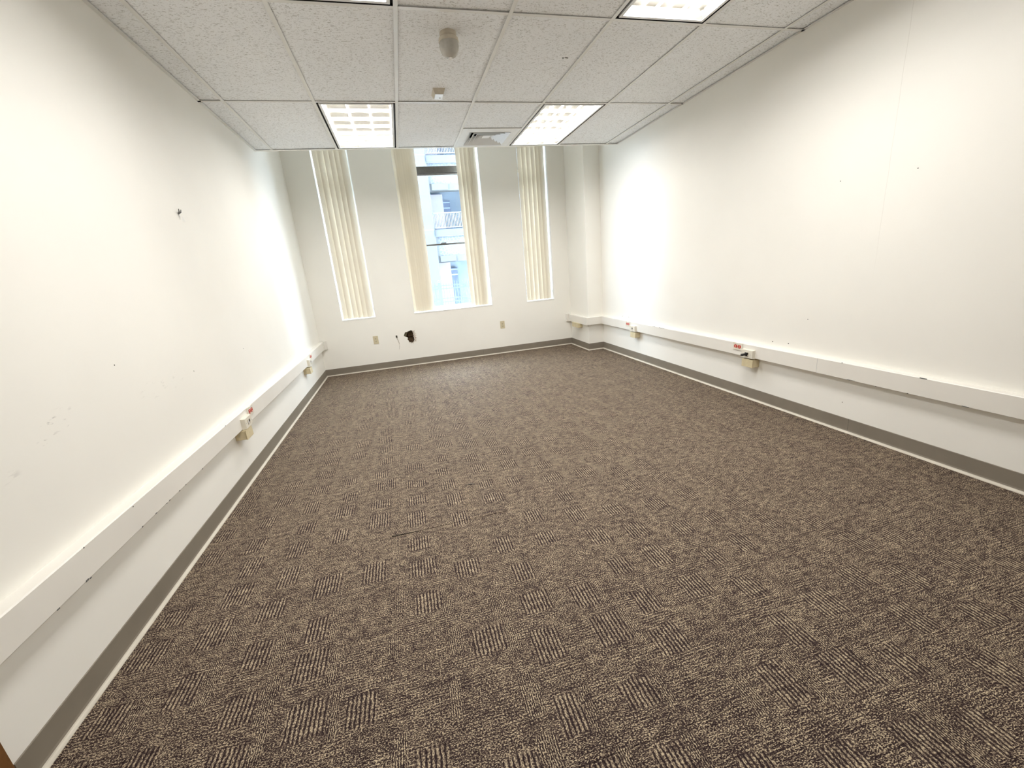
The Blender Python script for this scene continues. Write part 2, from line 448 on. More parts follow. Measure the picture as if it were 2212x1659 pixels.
# ragged hole: pixel outline of the break turned into metres on the wall
HOLE = [(1.1345, .449), (1.155, .487), (1.167, .499), (1.186, .497), (1.205, .507), (1.228, .512), (1.244, .517), (1.262, .511),
        (1.274, .499), (1.277, .484), (1.270, .470), (1.281, .462), (1.268, .452), (1.276, .442), (1.268, .425), (1.279, .412),
        (1.272, .398), (1.281, .382), (1.270, .366), (1.275, .350), (1.258, .347), (1.243, .330), (1.229, .342), (1.212, .341),
        (1.196, .356), (1.190, .374), (1.180, .384), (1.185, .402), (1.190, .414), (1.168, .425), (1.150, .434)]
wins = [rect(a, b, z, ZW) for a, b, z in WINS]
wall_back = curve_plate('wall_back', rect(-0.14, W + 0.14, -0.008, ZT), wins + [HOLE], YB, YB + 0.016, M['wall'], kind='structure')
mas = curve_plate('masonry', rect(-0.14, W + 0.14, -0.2, ZT), wins + [rect(1.06, 1.36, 0.24, 0.58)], YB + 0.016, YB + 0.38, M['facade'])
mas.parent = wall_back
# what shows through the break: old bricks, a scrap of backing, torn paper
MB().box(1.06, 1.36, YB + 0.16, YB + 0.20, 0.24, 0.58).build('cavity_back', M['dark'], wall_back)
def brick_mesh(w, h): return MB().box(-w / 2, w / 2, 0, 0.07, -h / 2, h / 2, 0.004).mesh('brick', M['brick'])
bA = brick_mesh(0.135, 0.072)
for r in range(4):
    for c in range(3):
        bx = 1.115 + c * 0.145 - (0.06 if r % 2 else 0.0)
        place('brick', bA, wall_back, (bx, YB + 0.085 + random.uniform(-.006, .006), 0.284 + r * 0.082), (0, 0, random.uniform(-.03, .03)))
MB().hexa([(1.10, YB + .02, .38), (1.158, YB + .055, .39), (1.158, YB + .07, .39), (1.10, YB + .035, .38),
           (1.11, YB + .02, .53), (1.198, YB + .05, .53), (1.198, YB + .065, .53), (1.11, YB + .035, .53)]).build('plaster_backing', M['moss_board'], wall_back)
MB().tube([(1.16, YB + .05, .455), (1.19, YB + .06, .492), (1.225, YB + .065, .500), (1.262, YB + .05, .495)], [.016, .013, .010, .006], 7).build('plaster_crumb', M['moss_board'], wall_back)
fl = MB()
for (x, z, w, h, a) in [(1.275, .487, .016, .034, .3), (1.283, .455, .020, .010, .7), (1.279, .44, .012, .022, -.4), (1.290, .428, .024, .008, .5),
                        (1.282, .413, .014, .024, .2), (1.291, .392, .008, .030, -.5), (1.283, .372, .010, .026, .4), (1.262, .347, .016, .012, -.3),
                        (1.226, .338, .018, .012, .3), (1.202, .348, .016, .010, -.2), (1.252, .333, .010, .02, .5), (1.298, .470, .030, .006, -.6), (1.300, .442, .026, .005, -.5), (1.305, .405, .034, .006, -.7), (1.296, .36, .007, .034, -.4), (1.288, .500, .018, .012, .9)]:
    c, s = math.cos(a), math.sin(a)
    def q(u, v, y): return (x + u * c - v * s, YB + y, z + u * s + v * c)
    fl.hexa([q(-w / 2, -h / 2, -.0015), q(w / 2, -h / 2, -.011), q(w / 2, -h / 2, -.0095), q(-w / 2, -h / 2, .0003),
             q(-w / 2, h / 2, -.0015), q(w / 2, h / 2 * .7, -.007), q(w / 2, h / 2 * .7, -.0055), q(-w / 2, h / 2, .0003)])
fl.build('torn_drywall', M['plaster_edge'], wall_back, kind='stuff')

# ------------------------------------------------------------------ ceiling
ceil = MB().box(-0.14, W + 0.14, YF - 0.15, YB + 0.38, ZT, ZT + 0.2).build('ceiling', M['white'], kind='structure')
MB().box(0, W, YE + 0.001, YE + 0.02, H - 0.001, ZT).build('bulkhead', M['wall'], ceil)
cols = [0.0] + [X0 + i * T for i in range(7)] + [W]
rows = [YE, YC, YC - 2 * T, YC - 4 * T, YC - 6 * T, YF]
GAP = 0.007
LIGHT_CELLS = {(2, 0), (5, 0), (2, 2), (5, 2)}
tc = {}
def tile(x0, x1, y0, y1):
    key = (round(x1 - x0, 3), round(y1 - y0, 3))
    if key not in tc: tc[key] = MB().box(0, x1 - x0, 0, y1 - y0, 0, 0.018).mesh('ceiling_tile', M['tile'])
    return place('ceiling_tile', tc[key], ceil, (x0, y0, H + GAP + random.uniform(-0.0015, 0.0015)), (random.uniform(-.0006, .0006), random.uniform(-.0008, .0008), 0))
YV = 4.4435           # cross bar in front of the air diffuser
for c in range(len(cols) - 1):
    for r in range(len(rows) - 1):
        x0, x1, y1, y0 = cols[c], cols[c + 1], rows[r], rows[r + 1]
        if x1 - x0 < .02 or y1 - y0 < .02 or (c, r) in LIGHT_CELLS: continue
        if (c, r) == (4, 0): tile(x0 + .004, x1 - .004, y0 + .004, YV - .004); continue
        tile(x0 + .004, x1 - .004, y0 + .004, y1 - .004)
# grid: inverted tees
def tee(name, axis, a, b, at):
    w, t = 0.0115, 0.0012
    p = [(-w, 0), (w, 0), (w, t), (t, t), (t, .032), (-t, .032), (-t, t), (-w, t)]
    if axis == 'Y': return MB().prism([(at + u, H + v) for u, v in p], 'Y', a, b).build(name, M['tbar'], ceil)
    return MB().prism([(at + u, H + v) for u, v in p], 'X', a, b).build(name, M['tbar'], ceil)
for x in cols[1:-1]: tee('grid_runner', 'Y', YF, YE, x)
for y in rows[1:-1]:
    for c in range(len(cols) - 1):
        e0 = 0.0118 if c else 0.0; e1 = 0.0118 if c < len(cols) - 2 else 0.0
        tee('cross_tee', 'X', cols[c] + e0, cols[c + 1] - e1, y)
tee('cross_tee', 'X', cols[4] + .0118, cols[5] - .0118, YV)
for s, x in ((1, 0.0), (-1, W)):
    MB().prism([(x, H), (x + s * .022, H), (x + s * .022, H + .0012), (x + s * .0012, H + .0012), (x + s * .0012, H + .022), (x, H + .022)], 'Y', YF, YE).build('wall_angle', M['tbar'], ceil)
MB().prism([(YE - .020, H - .0003), (YE + .004, H - .0003), (YE + .004, H + .05), (YE + .0005, H + .05), (YE + .0005, H + .001), (YE - .020, H + .001)], 'X', 0.0, W).build('edge_trim', M['tbar'], ceil)
ch = MB()
for (x, y, w, h) in [(2.478, 3.046, .010, .006), (2.492, 3.040, .018, .004), (2.508, 3.043, .008, .005)]:
    ch.box(x, x + w, y, y + h, H + GAP - .0028, H + GAP + .002)
ch.build('chipped_spot', M['chip'], ceil, kind='stuff')

# ------------------------------------------------------------------ recessed troffers
def troffer(x0, y0, label, watts):
    t = empty('ceiling_light', (x0 + T / 2, y0 + T, H), label=label, cat='ceiling light', group='recessed troffer lights')
    hx, hy = T / 2 - 0.0125, T - 0.0125
    # housing pan above the louver
    D = 0.060
    pan = MB()
    ix, iy = hx - .030, hy - .030
    pan.box(-ix, ix, -iy, iy, D, D + .004)
    for s in (-1, 1):
        pan.box(s * ix, s * (ix + .003), -iy, iy, .002, D + .004) if s > 0 else pan.box(-ix - .003, -ix, -iy, iy, .002, D + .004)
        pan.box(-ix, ix, iy, iy + .003, .002, D + .004) if s > 0 else pan.box(-ix, ix, -iy - .003, -iy, .002, D + .004)
    pan.build('housing', M['louver'], t)
    # black slot running round the frame
    sl = MB()
    for a in (-1, 1):
        xa, xb = sorted((a * hx, a * (hx - .014)))
        sl.box(xa, xb, -hy, hy, .010, .014)
        ya, yb = sorted((a * hy, a * (hy - .014)))
        sl.box(-hx + .014, hx - .014, ya, yb, .010, .014)
        xw = sorted((a * hx, a * (hx - .001))); sl.box(xw[0], xw[1], -hy, hy, .0005, .010)
        yw = sorted((a * hy, a * (hy - .001))); sl.box(-hx, hx, yw[0], yw[1], .0005, .010)
    sl.build('black_slot', M['black'], t)
    fr = MB(); o, w = .014, .018
    for a in (-1, 1):
        xa, xb = sorted((a * (hx - o), a * (hx - o - w))); fr.box(xa, xb, -hy + o, hy - o, -.001, .012)
        ya, yb = sorted((a * (hy - o), a * (hy - o - w))); fr.box(-hx + o + w, hx - o - w, ya, yb, -.001, .012)
    fr.build('door_frame', M['steel_white'], t)
    # parabolic louver: three cells across, six along
    lx, ly = hx - o - w, hy - o - w
    zb, zt = .003, .032
    lb = MB().prism([(-.0022, zb), (.0022, zb), (.004, .022), (-.004, .022)], 'Y', -ly, ly).mesh('louver_blade', M['louver'])
    for i in (1, 2): place('louver_blade', lb, t, (-lx + 2 * lx * i / 3, 0, 0))
    pb = MB()
    for a in (-1, 1):
        pb.prism([(a * lx, zb), (a * (lx - .0005), zb), (a * (lx - .005), .024), (a * lx, .024)], 'Y', -ly, ly)
        pb.prism([(a * ly, zb), (a * (ly - .0005), zb), (a * (ly - .005), .024), (a * ly, .024)], 'X', -lx, lx)
    pb.build('edge_blade', M['louver'], t, kind='stuff')
    # cross blades are scooped along their lower edge
    cb = MB(); cwid = 2 * lx / 3 - .006; n = 8
    def crossblade(m, xc):
        for s in range(n):
            u0, u1 = s / n, (s + 1) / n
            f = lambda u: zb + .010 * (1 - (2 * u - 1) ** 2) * 0.6
            xa, xb = xc - cwid / 2 + cwid * u0, xc - cwid / 2 + cwid * u1
            m.hexa([(xa, -.0016, f(u0)), (xb, -.0016, f(u1)), (xb, .0016, f(u1)), (xa, .0016, f(u0)),
                    (xa, -.005, zt), (xb, -.005, zt), (xb, .005, zt), (xa, .005, zt)])
    crossblade(cb, 0.0)
    bmesh.ops.remove_doubles(cb.bm, verts=cb.bm.verts, dist=1e-5)
    cbm = cb.mesh('cross_blade', M['louver'])
    for i in range(3):
        for j in range(1, 6):
            place('cross_blade', cbm, t, (-lx + 2 * lx * (i + .5) / 3, -ly + 2 * ly * j / 6, 0))
    la = bpy.data.lights.new('troffer_lamp', 'AREA'); la.shape = 'RECTANGLE'; la.size = 2 * ix - .02; la.size_y = 2 * iy - .02
    la.energy = watts; la.color = LAMP_C
    lo = bpy.data.objects.new('troffer_lamp', la); lo.location = (0, 0, D - .004); link(lo, t)
    return t
troffer(cols[2], YC, 'louvered troffer light at the ceiling edge, left one, above the left windows', LAMP_W[0])
troffer(cols[5], YC, 'louvered troffer light at the ceiling edge, right one, beside the air vent', LAMP_W[0])
troffer(cols[2], YC - 4 * T, 'louvered troffer light nearest the viewer on the left, cut by the picture top', LAMP_W[1])
troffer(cols[5], YC - 4 * T, 'louvered troffer light nearest the viewer on the right, cut by the picture top', LAMP_W[1])

# ------------------------------------------------------------------ air diffuser
v = empty('air_vent', (cols[4] + T / 2, (YV + YE) / 2, H), label='square white four-cone air vent set in the ceiling edge between the lights', cat='vent')
hx, hy = T / 2 - .0125, (YE - YV) / 2 - .012
oc = .212; cyo = 0.02
pl = MB()
for (a, b, c, d) in ((-hx, -oc, -hy, hy), (oc, hx, -hy, hy), (-oc, oc, -hy, cyo - oc), (-oc, oc, cyo + oc, hy)):
    pl.box(a, b, c, d, .0005, .006)
pl.build('face_plate', M['steel_white'], v)
def frustum(mb, r0, z0, r1, z1, t=.0012):
    """square sloping ring from half-width r0 at z0 to r1 at z1"""
    o0 = [(-r0, -r0, z0), (r0, -r0, z0), (r0, r0, z0), (-r0, r0, z0)]
    o1 = [(-r1, -r1, z1), (r1, -r1, z1), (r1, r1, z1), (-r1, r1, z1)]
    sh = lambda P, dz: [(x, y + cyo, z + dz) for x, y, z in P]
    A, B, C, D = [[mb.bm.verts.new(p) for p in q] for q in (sh(o0, 0), sh(o1, 0), sh(o0, t), sh(o1, t))]
    for i in range(4):
        j = (i + 1) % 4
        mb.bm.faces.new((A[i], A[j], B[j], B[i])); mb.bm.faces.new((C[i], D[i], D[j], C[j]))
        mb.bm.faces.new((A[i], C[i], C[j], A[j])); mb.bm.faces.new((B[i], B[j], D[j], D[i]))
for i, (r0, r1) in enumerate([(.214, .150), (.168, .108), (.126, .068), (.084, .030)]):
    m = MB(); frustum(m, r0, -.004 + .004 * i, r1, .055 + .004 * i); m.build('cone_ring', M['steel_white'], v)
MB().box(-.040, .040, cyo - .04, cyo + .04, .018, .020).build('centre_plate', M['steel_white'], v)
MB().box(-.22, .22, cyo - .22, cyo + .22, .105, .110).box(-.222, -.22, cyo - .22, cyo + .22, .006, .11).box(.22, .222, cyo - .22, cyo + .22, .006, .11)\
    .box(-.22, .22, cyo - .222, cyo - .22, .006, .11).box(-.22, .22, cyo + .22, cyo + .222, .006, .11).build('duct_neck', M['black'], v)

# ------------------------------------------------------------------ ceiling devices
sd = empty('heat_detector', (1.676, 2.81, H), label='round grey domed heat detector hanging from a ceiling tile', cat='detector')
MB().lathe([(0, .008), (.048, .008), (.048, -.012), (.044, -.018), (0, -.018)]).build('mounting_base', M['beige_plastic'], sd, smooth=False)
MB().lathe([(.040, -.016), (.056, -.022), (.058, -.034), (.058, -.040), (.054, -.042), (0, -.042)], n=40).build('collar', M['beige_plastic'], sd)
dm = [(0.0555, -.040), (.0560, -.060), (.0535, -.078), (.046, -.095), (.034, -.107), (.018, -.114), (0, -.116)]
MB().lathe(dm, n=40).build('dome', M['grey_dome'], sd, smooth=True)
lz = MB()
for k in range(3):
    a = 2.2 + k * 2.09
    lz.box(.05 * math.cos(a) - .006, .05 * math.cos(a) + .006, .05 * math.sin(a) - .006, .05 * math.sin(a) + .006, -.036, -.024)
lz.build('latch', M['beige_plastic'], sd, kind='stuff')
MB().lathe([(0, -.1155), (.012, -.1152), (.012, -.121), (.008, -.125), (0, -.126)], n=20).build('lens_tip', M['white'], sd, label='bright white tip under the dome')
bx = empty('ceiling_sensor', (1.692, 3.618, H), label='small white sensor on the ceiling, between the heat detector and the window end', cat='sensor')
MB().hexa([(-.032, -.052, -.024), (.032, -.052, -.024), (.032, .052, -.024), (-.032, .052, -.024),
           (-.046, -.072, .008), (.046, -.072, .008), (.046, .072, .008), (-.046, .072, .008)]).build('body', M['beige_plastic'], bx)  # shade on the white box's sides is put in as beige
MB().box(-.030, .030, -.049, .049, -.0262, -.0235, .001).build('face', M['white'], bx, label='bright white face')
MB().lathe([(0, -.0262), (.006, -.0262), (.006, -.0280), (0, -.0284)], c=(.010, .020, 0), n=12).build('indicator', M['steel_grey'], bx)

# ------------------------------------------------------------------ baseboards (vinyl cove base, the lit look of its toe painted in)
def sweep(name, path, prof, mat, parent=None, side=1, **k):
    """path: XY points along the wall; prof: (distance off the wall, z); room lies on the left of the path when side=1"""
    P = [Vector((p[0], p[1])) for p in path]; n = len(P); offs = []
    for i in range(n):
        ns = []
        if i > 0: d = (P[i] - P[i - 1]).normalized(); ns.append(Vector((-d.y, d.x)) * side)
        if i < n - 1: d = (P[i + 1] - P[i]).normalized(); ns.append(Vector((-d.y, d.x)) * side)
        if len(ns) == 1: offs.append(ns[0])
        else:
            b = (ns[0] + ns[1]); b.normalize(); offs.append(b / max(0.3, b.dot(ns[0])))
    m = MB(); rings = []
    for p, o in zip(P, offs):
        rings.append([m.bm.verts.new((p.x + o.x * d, p.y + o.y * d, z)) for d, z in prof])
    L = len(prof)
    for A, B in zip(rings, rings[1:]):
        for i in range(L): m.bm.faces.new((A[i], A[(i + 1) % L], B[(i + 1) % L], B[i]))
    m.bm.faces.new(rings[0][::-1]); m.bm.faces.new(rings[-1])
    return m.build(name, mat, parent, **k)
COVE = [(0, 0.0), (.006, 0.0), (.0055, .012), (.0032, .020), (.003, .096), (.0015, .0985), (0, .0985)]
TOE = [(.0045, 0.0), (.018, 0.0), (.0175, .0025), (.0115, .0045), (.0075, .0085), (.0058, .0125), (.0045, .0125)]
for nm, path, side in (('baseboard_left', [(0, 1.135), (0, YB)], -1), ('baseboard_back', [(0, YB), (XP, YB)], -1),
                       ('baseboard_right', [(W, YF), (W, YP), (XP, YP), (XP, YB)], 1)):
    b = sweep(nm, path, COVE, M['cove'], side=side, kind='structure')
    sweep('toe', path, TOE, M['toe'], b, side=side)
MB().box(2.2795, 2.2805, YB - .0034, YB, .0, .0985).build('base_joint', M['dark'], bpy.data.objects['baseboard_back'])
MB().box(W - .0034, W, 1.9595, 1.9605, .012, .0985).build('base_joint', M['dark'], bpy.data.objects['baseboard_right'])

# ------------------------------------------------------------------ door at the near end of the left wall
d = MB().box(-.075, -.035, .19, 1.03, 0.004, 2.05, .003).build('door_1', M['brownwood'], kind='structure')
for a, b, c, e in ((.06, .16, 0, 2.18), (1.06, 1.122, 0, 2.18), (.16, 1.06, 2.08, 2.18)):
    MB().box(0.0, .018, a, b, c, e, .004).build('casing', M['brownwood'], d)
for a, b, c, e in ((.16, .19, 0, 2.08), (1.03, 1.06, 0, 2.08), (.16, 1.06, 2.05, 2.08)):
    MB().box(-.14, .0, a, b, c, e).build('door_jamb', M['brownwood'], d)
MB().tube([(-.035, .25, 1.0), (.02, .25, 1.0), (.02, .25, 1.0), (.02, .37, 1.0)], .010, 8).build('lever_handle', M['steel_grey'], d)

# ------------------------------------------------------------------ surface raceways
RACE = lambda z0, z1: [(0, z0), (.046, z0), (.050, z0 + .004), (.050, z1 - .004), (.046, z1), (0, z1)]
rl = empty('wall_raceway', (0, 3.6, .39), label='long off-white metal cable raceway along the left wall, paint chipped at its lower edge', cat='raceway', group='perimeter cable raceways')
def into(o, root):
    o.parent = root; o.matrix_parent_inverse = Matrix.Translation(-root.location); return o
ZL0, ZL1 = .389, .500
into(sweep('body', [(0, 1.128), (0, 6.118)], RACE(ZL0, ZL1), M['raceway'], side=-1), rl)
into(MB().box(.0, .056, 6.100, YB, ZL0 - .003, ZL1 + .004, .004, 2).box(0.0, .088, YB - .022, YB, ZL0 - .003, ZL1 + .004, .004, 2).build('end_fitting', M['raceway'], None, kind='stuff'), rl)
def chips(pts, root, wall, sgn, zoff=0):
    m = MB()
    for (y, z, l, h) in pts:
        x = wall + sgn * .0505
        a, b = sorted((x - sgn * .003, x + sgn * .0004))
        m.box(a, b, y - l / 2, y + l / 2, z - h / 2, z + h / 2, min(l, h) * .25)
    into(m.build('paint_chip', M['chip'], None, kind='stuff'), root)
cp = []
for y in (1.50, 1.80, 1.90, 1.985, 2.01, 2.10, 2.16, 2.34, 1.36): cp.append((y, ZL0 + random.uniform(.001, .004), random.uniform(.007, .016), random.uniform(.004, .006)))
cp += [(1.52, ZL1 - .006, .006, .005), (1.79, ZL1 - .010, .007, .005), (2.72, ZL1 - .004, .010, .003), (1.485, ZL0 + .004, .016, .008)]
chips(cp, rl, 0.0, 1)
rr = empty('wall_raceway', (W, 3.0, .376), label='long off-white metal cable raceway along the right wall, wrapping round the corner pilaster', cat='raceway', group='perimeter cable raceways')
ZR0, ZR1 = .376, .486
into(sweep('body', [(W, YF + .02), (W, YP), (XP, YP), (XP, 6.135)], RACE(ZR0, ZR1), M['raceway'], side=1), rr)
into(MB().box(XP - .056, XP, 6.10, YB, ZR0 - .003, ZR1 + .004, .004, 2).box(XP - .088, XP, YB - .022, YB, ZR0 - .003, ZR1 + .004, .004, 2).build('end_fitting', M['raceway'], None, kind='stuff'), rr)
chips([(4.17, ZR1 - .003, .05, .003), (4.02, ZR1 - .003, .10, .003), (1.57, ZR1 - .003, .035, .006), (1.98, ZR0 + .003, .05, .002), (1.95, ZR0 + .006, .05, .002),
       (1.80, ZR0 + .002, .006, .004), (1.63, ZR0 + .003, .008, .005), (1.37, ZR0 + .003, .03, .004), (2.02, ZR1 - .003, .008, .005)], rr, W, -1)
for y in (2.19,):
    into(MB().box(W - .0508, W - .049, y - .0008, y + .0008, ZR0 + .003, ZR1 - .003).build('cover_joint', M['steel_grey'], None), rr)

# ------------------------------------------------------------------ devices along the raceways (built facing +X, then turned)
def build_red():
    t = empty('red_receptacle')
    pl = MB().box(0, .006, -.052, .052, -.032, .032, .002).build('cover_plate', M['cream_plastic'], t)
    for s in (-1, 1):
        m = MB(); n = 16
        for r, x in ((.0175, .0062), ):
            ring = [(x, s * .0205 + r * math.cos(2 * math.pi * k / n), max(-.0145, min(.0145, r * math.sin(2 * math.pi * k / n)))) for k in range(n)]
            A = [m.bm.verts.new(p) for p in ring]; B = [m.bm.verts.new((p[0] + .002, p[1], p[2])) for p in ring]
            for k in range(n): m.bm.faces.new((A[k], A[(k + 1) % n], B[(k + 1) % n], B[k]))
            m.bm.faces.new(B); m.bm.faces.new(A[::-1])
        f = m.build('socket_face', M['red'], t, label='red socket face')
        for dz, w, h in ((.006, .010, .0045), (-.007, .009, .006)):
            MB().box(.0082, .0087, s * .0205 - w / 2, s * .0205 + w / 2, dz - h / 2, dz + h / 2, .001).build('slot', M['pinkish'], f)
    MB().box(.006, .0075, -.016, .016, .022, .031, .0006).build('paper_tag', M['white'], t, label='white paper tag')
    return t
def build_data():
    t = empty('data_jack')
    MB().hexa([(0, -.062, -.037), (.026, -.058, -.033), (.026, -.058, .033), (0, -.062, .037), (0, .062, -.037), (.026, .058, -.033), (.026, .058, .033), (0, .062, .037)][0:1] +
              [(0, .062, -.037), (0, .062, .037), (0, -.062, .037), (.026, -.058, -.033), (.026, .058, -.033), (.026, .058, .033), (.026, -.058, .033)]).build('cover', M['cream_plastic'], t)
    p = MB().box(.0262, .0285, -.021, .021, -.018, .018, .001).build('jack_insert', M['beige_plastic'], t)
    MB().box(.0286, .0290, .000, .016, -.004, .014).build('jack_opening', M['dark'], p)
    MB().box(.0286, .0290, -.017, -.003, -.014, .006).build('blank_insert', M['steel_grey'], p)
    for s in (-1, 1): MB().lathe([(0, 0), (.003, 0), (.003, .001), (0, .0012)], n=8).build('screw', M['steel_grey'], t)
    for o, s in zip([c for c in t.children if c.name.startswith('screw')], (-1, 1)):
        o.location = (.0262, s * .042, 0); o.rotation_euler = (0, math.pi / 2, 0)
    return t
def build_box():
    t = empty('surface_box')
    MB().box(0, .066, -.055, .055, -.032, .032, .003).build('back_box', M['ivory'], t)
    MB().box(.066, .072, -.057, .057, -.034, .034, .0025, 2).build('cover_plate', M['ivory'], t)
    s = MB().lathe([(0, 0), (.0035, 0), (.003, .0015), (0, .0018)], n=10).build('screw', M['almond'], t); s.location = (.072, 0, 0); s.rotation_euler = (0, math.pi / 2, 0)
    MB().box(.020, .030, -.0565, -.0545, -.010, .010).build('side_knockout', M['almond'], t)
    return t
R0, D0, B0 = build_red(), build_data(), build_box()
first = {'r': True, 'd': True, 'b': True}
def put(kind, x, y, z, side, label):
    src = {'r': R0, 'd': D0, 'b': B0}[kind]
    rz = 0 if side > 0 else math.pi
    if first[kind]:
        first[kind] = False; o = src; o.location = (x, y, z); o.rotation_euler = (0, 0, rz); o['label'] = label
    else: o = copy_tree(src, (x, y, z), label, rz)
    o['category'] = {'r': 'outlet', 'd': 'data jack', 'b': 'junction box'}[kind]
    o['group'] = {'r': 'red outlets on the raceways', 'd': 'data jacks on the raceways', 'b': 'ivory boxes under the raceways'}[kind]
    return o
def station(side, yr, yd, yb, zr, zd, zb, txt):
    wall = 0.0 if side > 0 else W
    put('r', wall + side * .050, yr, zr, side, 'red double outlet in a cream plate, ' + txt)
    put('d', wall + side * .050, yd, zd, side, 'cream data jack cover beside the red outlet, ' + txt)
    put('b', wall, yb, zb, side, 'ivory surface box hanging below the data jack, ' + txt)
station(+1, 3.125, 2.995, 2.975, .464, .424, .354, 'middle of the left wall')
station(+1, 5.225, 5.075, 5.045, .464, .424, .336, 'far end of the left wall')
station(-1, 2.909, 2.784, 2.779, .453, .410, .333, 'middle of the right wall')
station(-1, 4.735, 4.600, 4.592, .453, .410, .333, 'far end of the right wall')
put('b', XP, 5.915, .348, -1, 'ivory surface box under the raceway on the pilaster, the one nearest the window wall')
put('b', XP, 5.795, .348, -1, 'ivory surface box under the raceway on the pilaster, the one nearest its corner')
pg = empty('phone_plug', (W - .078, 2.786, .410), label='black plug sticking out of the data jack, middle of the right wall', cat='plug')
MB().box(-.008, .0, -.012, .012, -.016, .014, .002).build('plug_body', M['black_plastic'], pg)
MB().box(-.052, -.008, -.008, .008, -.010, .008, .002).build('plug_boot', M['black_plastic'], pg)

# ------------------------------------------------------------------ outlets on the window wall
def wall_outlet():
    t = empty('wall_outlet', (0, 0, 0))
    MB().box(-.035, .035, -.006, 0, -.057, .057, .0025, 2).build('cover_plate', M['almond'], t)
    for s in (-1, 1):
        f = MB().box(-.016, .016, -.0085, -.006, s * .0195 - .014, s * .0195 + .014, .003, 2).build('socket_face', M['almond'], t)
        for dx in (-.006, .006): MB().box(dx - .0014, dx + .0014, -.0090, -.0085, s * .0195 - .003, s * .0195 + .007).build('slot', M['dark'], f)
        MB().box(-.0028, .0028, -.0090, -.0085, s * .0195 - .010, s * .0195 - .005).build('slot', M['dark'], f)
    s = MB().lathe([(0, 0), (.0025, 0), (.002, .001), (0, .0012)], n=8).build('screw', M['steel_grey'], t); s.location = (0, -.006, 0); s.rotation_euler = (math.pi / 2, 0, 0)
    return t
w1 = wall_outlet(); w1.location = (.742, YB, .437)
prop(w1, 'almond double outlet on the window wall, left of the ragged hole', 'outlet', 'almond outlets on the window wall')
w2 = copy_tree(w1, (2.618, YB, .438), 'almond double outlet on the window wall, below the right window jamb')
w2['label'] = 'almond double outlet on the window wall, right of the middle window'
# loose wire beside the hole
lw = empty('loose_wire', (1.035, YB, .45), label='thin wire dangling from a small square hole left of the ragged hole', cat='wire')
MB().box(-.013, .010, -.003, .0, -.020, .016, .002).build('cut_opening', M['dark'], lw)
MB().tube([(-.002, -.002, 0), (.004, -.006, -.03), (.016, -.006, -.07), (.022, -.005, -.10), (.020, -.004, -.14), (.012, -.003, -.175), (.008, -.003, -.19)], [.0028, .0026, .0024, .0022, .0016, .0014, .001], 6).build('lead', M['wire'], lw)

# small things fixed in the side walls
hk = empty('wall_anchor', (0, 3.014, 1.736), label='small bent metal anchor and white scrap left in the left wall', cat='anchor')
MB().tube([(0, 0, 0), (.012, -.010, .012), (.016, -.018, .026)], [.004, .0035, .002], 6).build('bent_prong', M['chip'], hk)
MB().tube([(0, 0, 0), (.012, .010, .012), (.014, .014, .026)], [.004, .0035, .002], 6).build('bent_prong', M['chip'], hk)
MB().tube([(.0, .0, .0), (.006, -.002, -.014), (.004, -.004, -.03)], [.003, .002, .001], 6).build('tail', M['steel_grey'], hk)
MB().hexa([(0, .030, -.035), (.008, .045, -.040), (.008, .047, -.038), (0, .032, -.033), (0, .030, -.014), (.006, .038, -.012), (.006, .040, -.010), (0, .032, -.012)]).build('paper_scrap', M['white'], hk)
def dot(r): return MB().lathe([(0, .0008), (r * .6, .0008), (r, 0), (r, -.002), (0, -.002)], n=10).mesh('nail_hole', M['dark'])
d1, d2 = dot(.0045), dot(.003)
for (y, z, big) in ((4.963, .526, 1), (4.809, .527, 1), (2.614, .531, 1), (2.473, .537, 1), (2.337, .734, 0), (1.80, 1.60, 0), (2.22, 1.62, 0), (2.02, .20, 0)):
    place('nail_hole', d1 if big else d2, wall_right, (W, y, z), (0, -math.pi / 2, 0))
for (y, z) in ((2.66, .86), (3.45, 0.86), (2.05, 1.02)):
    place('nail_hole', d2, wall_left, (0, y, z), (0, math.pi / 2, 0))

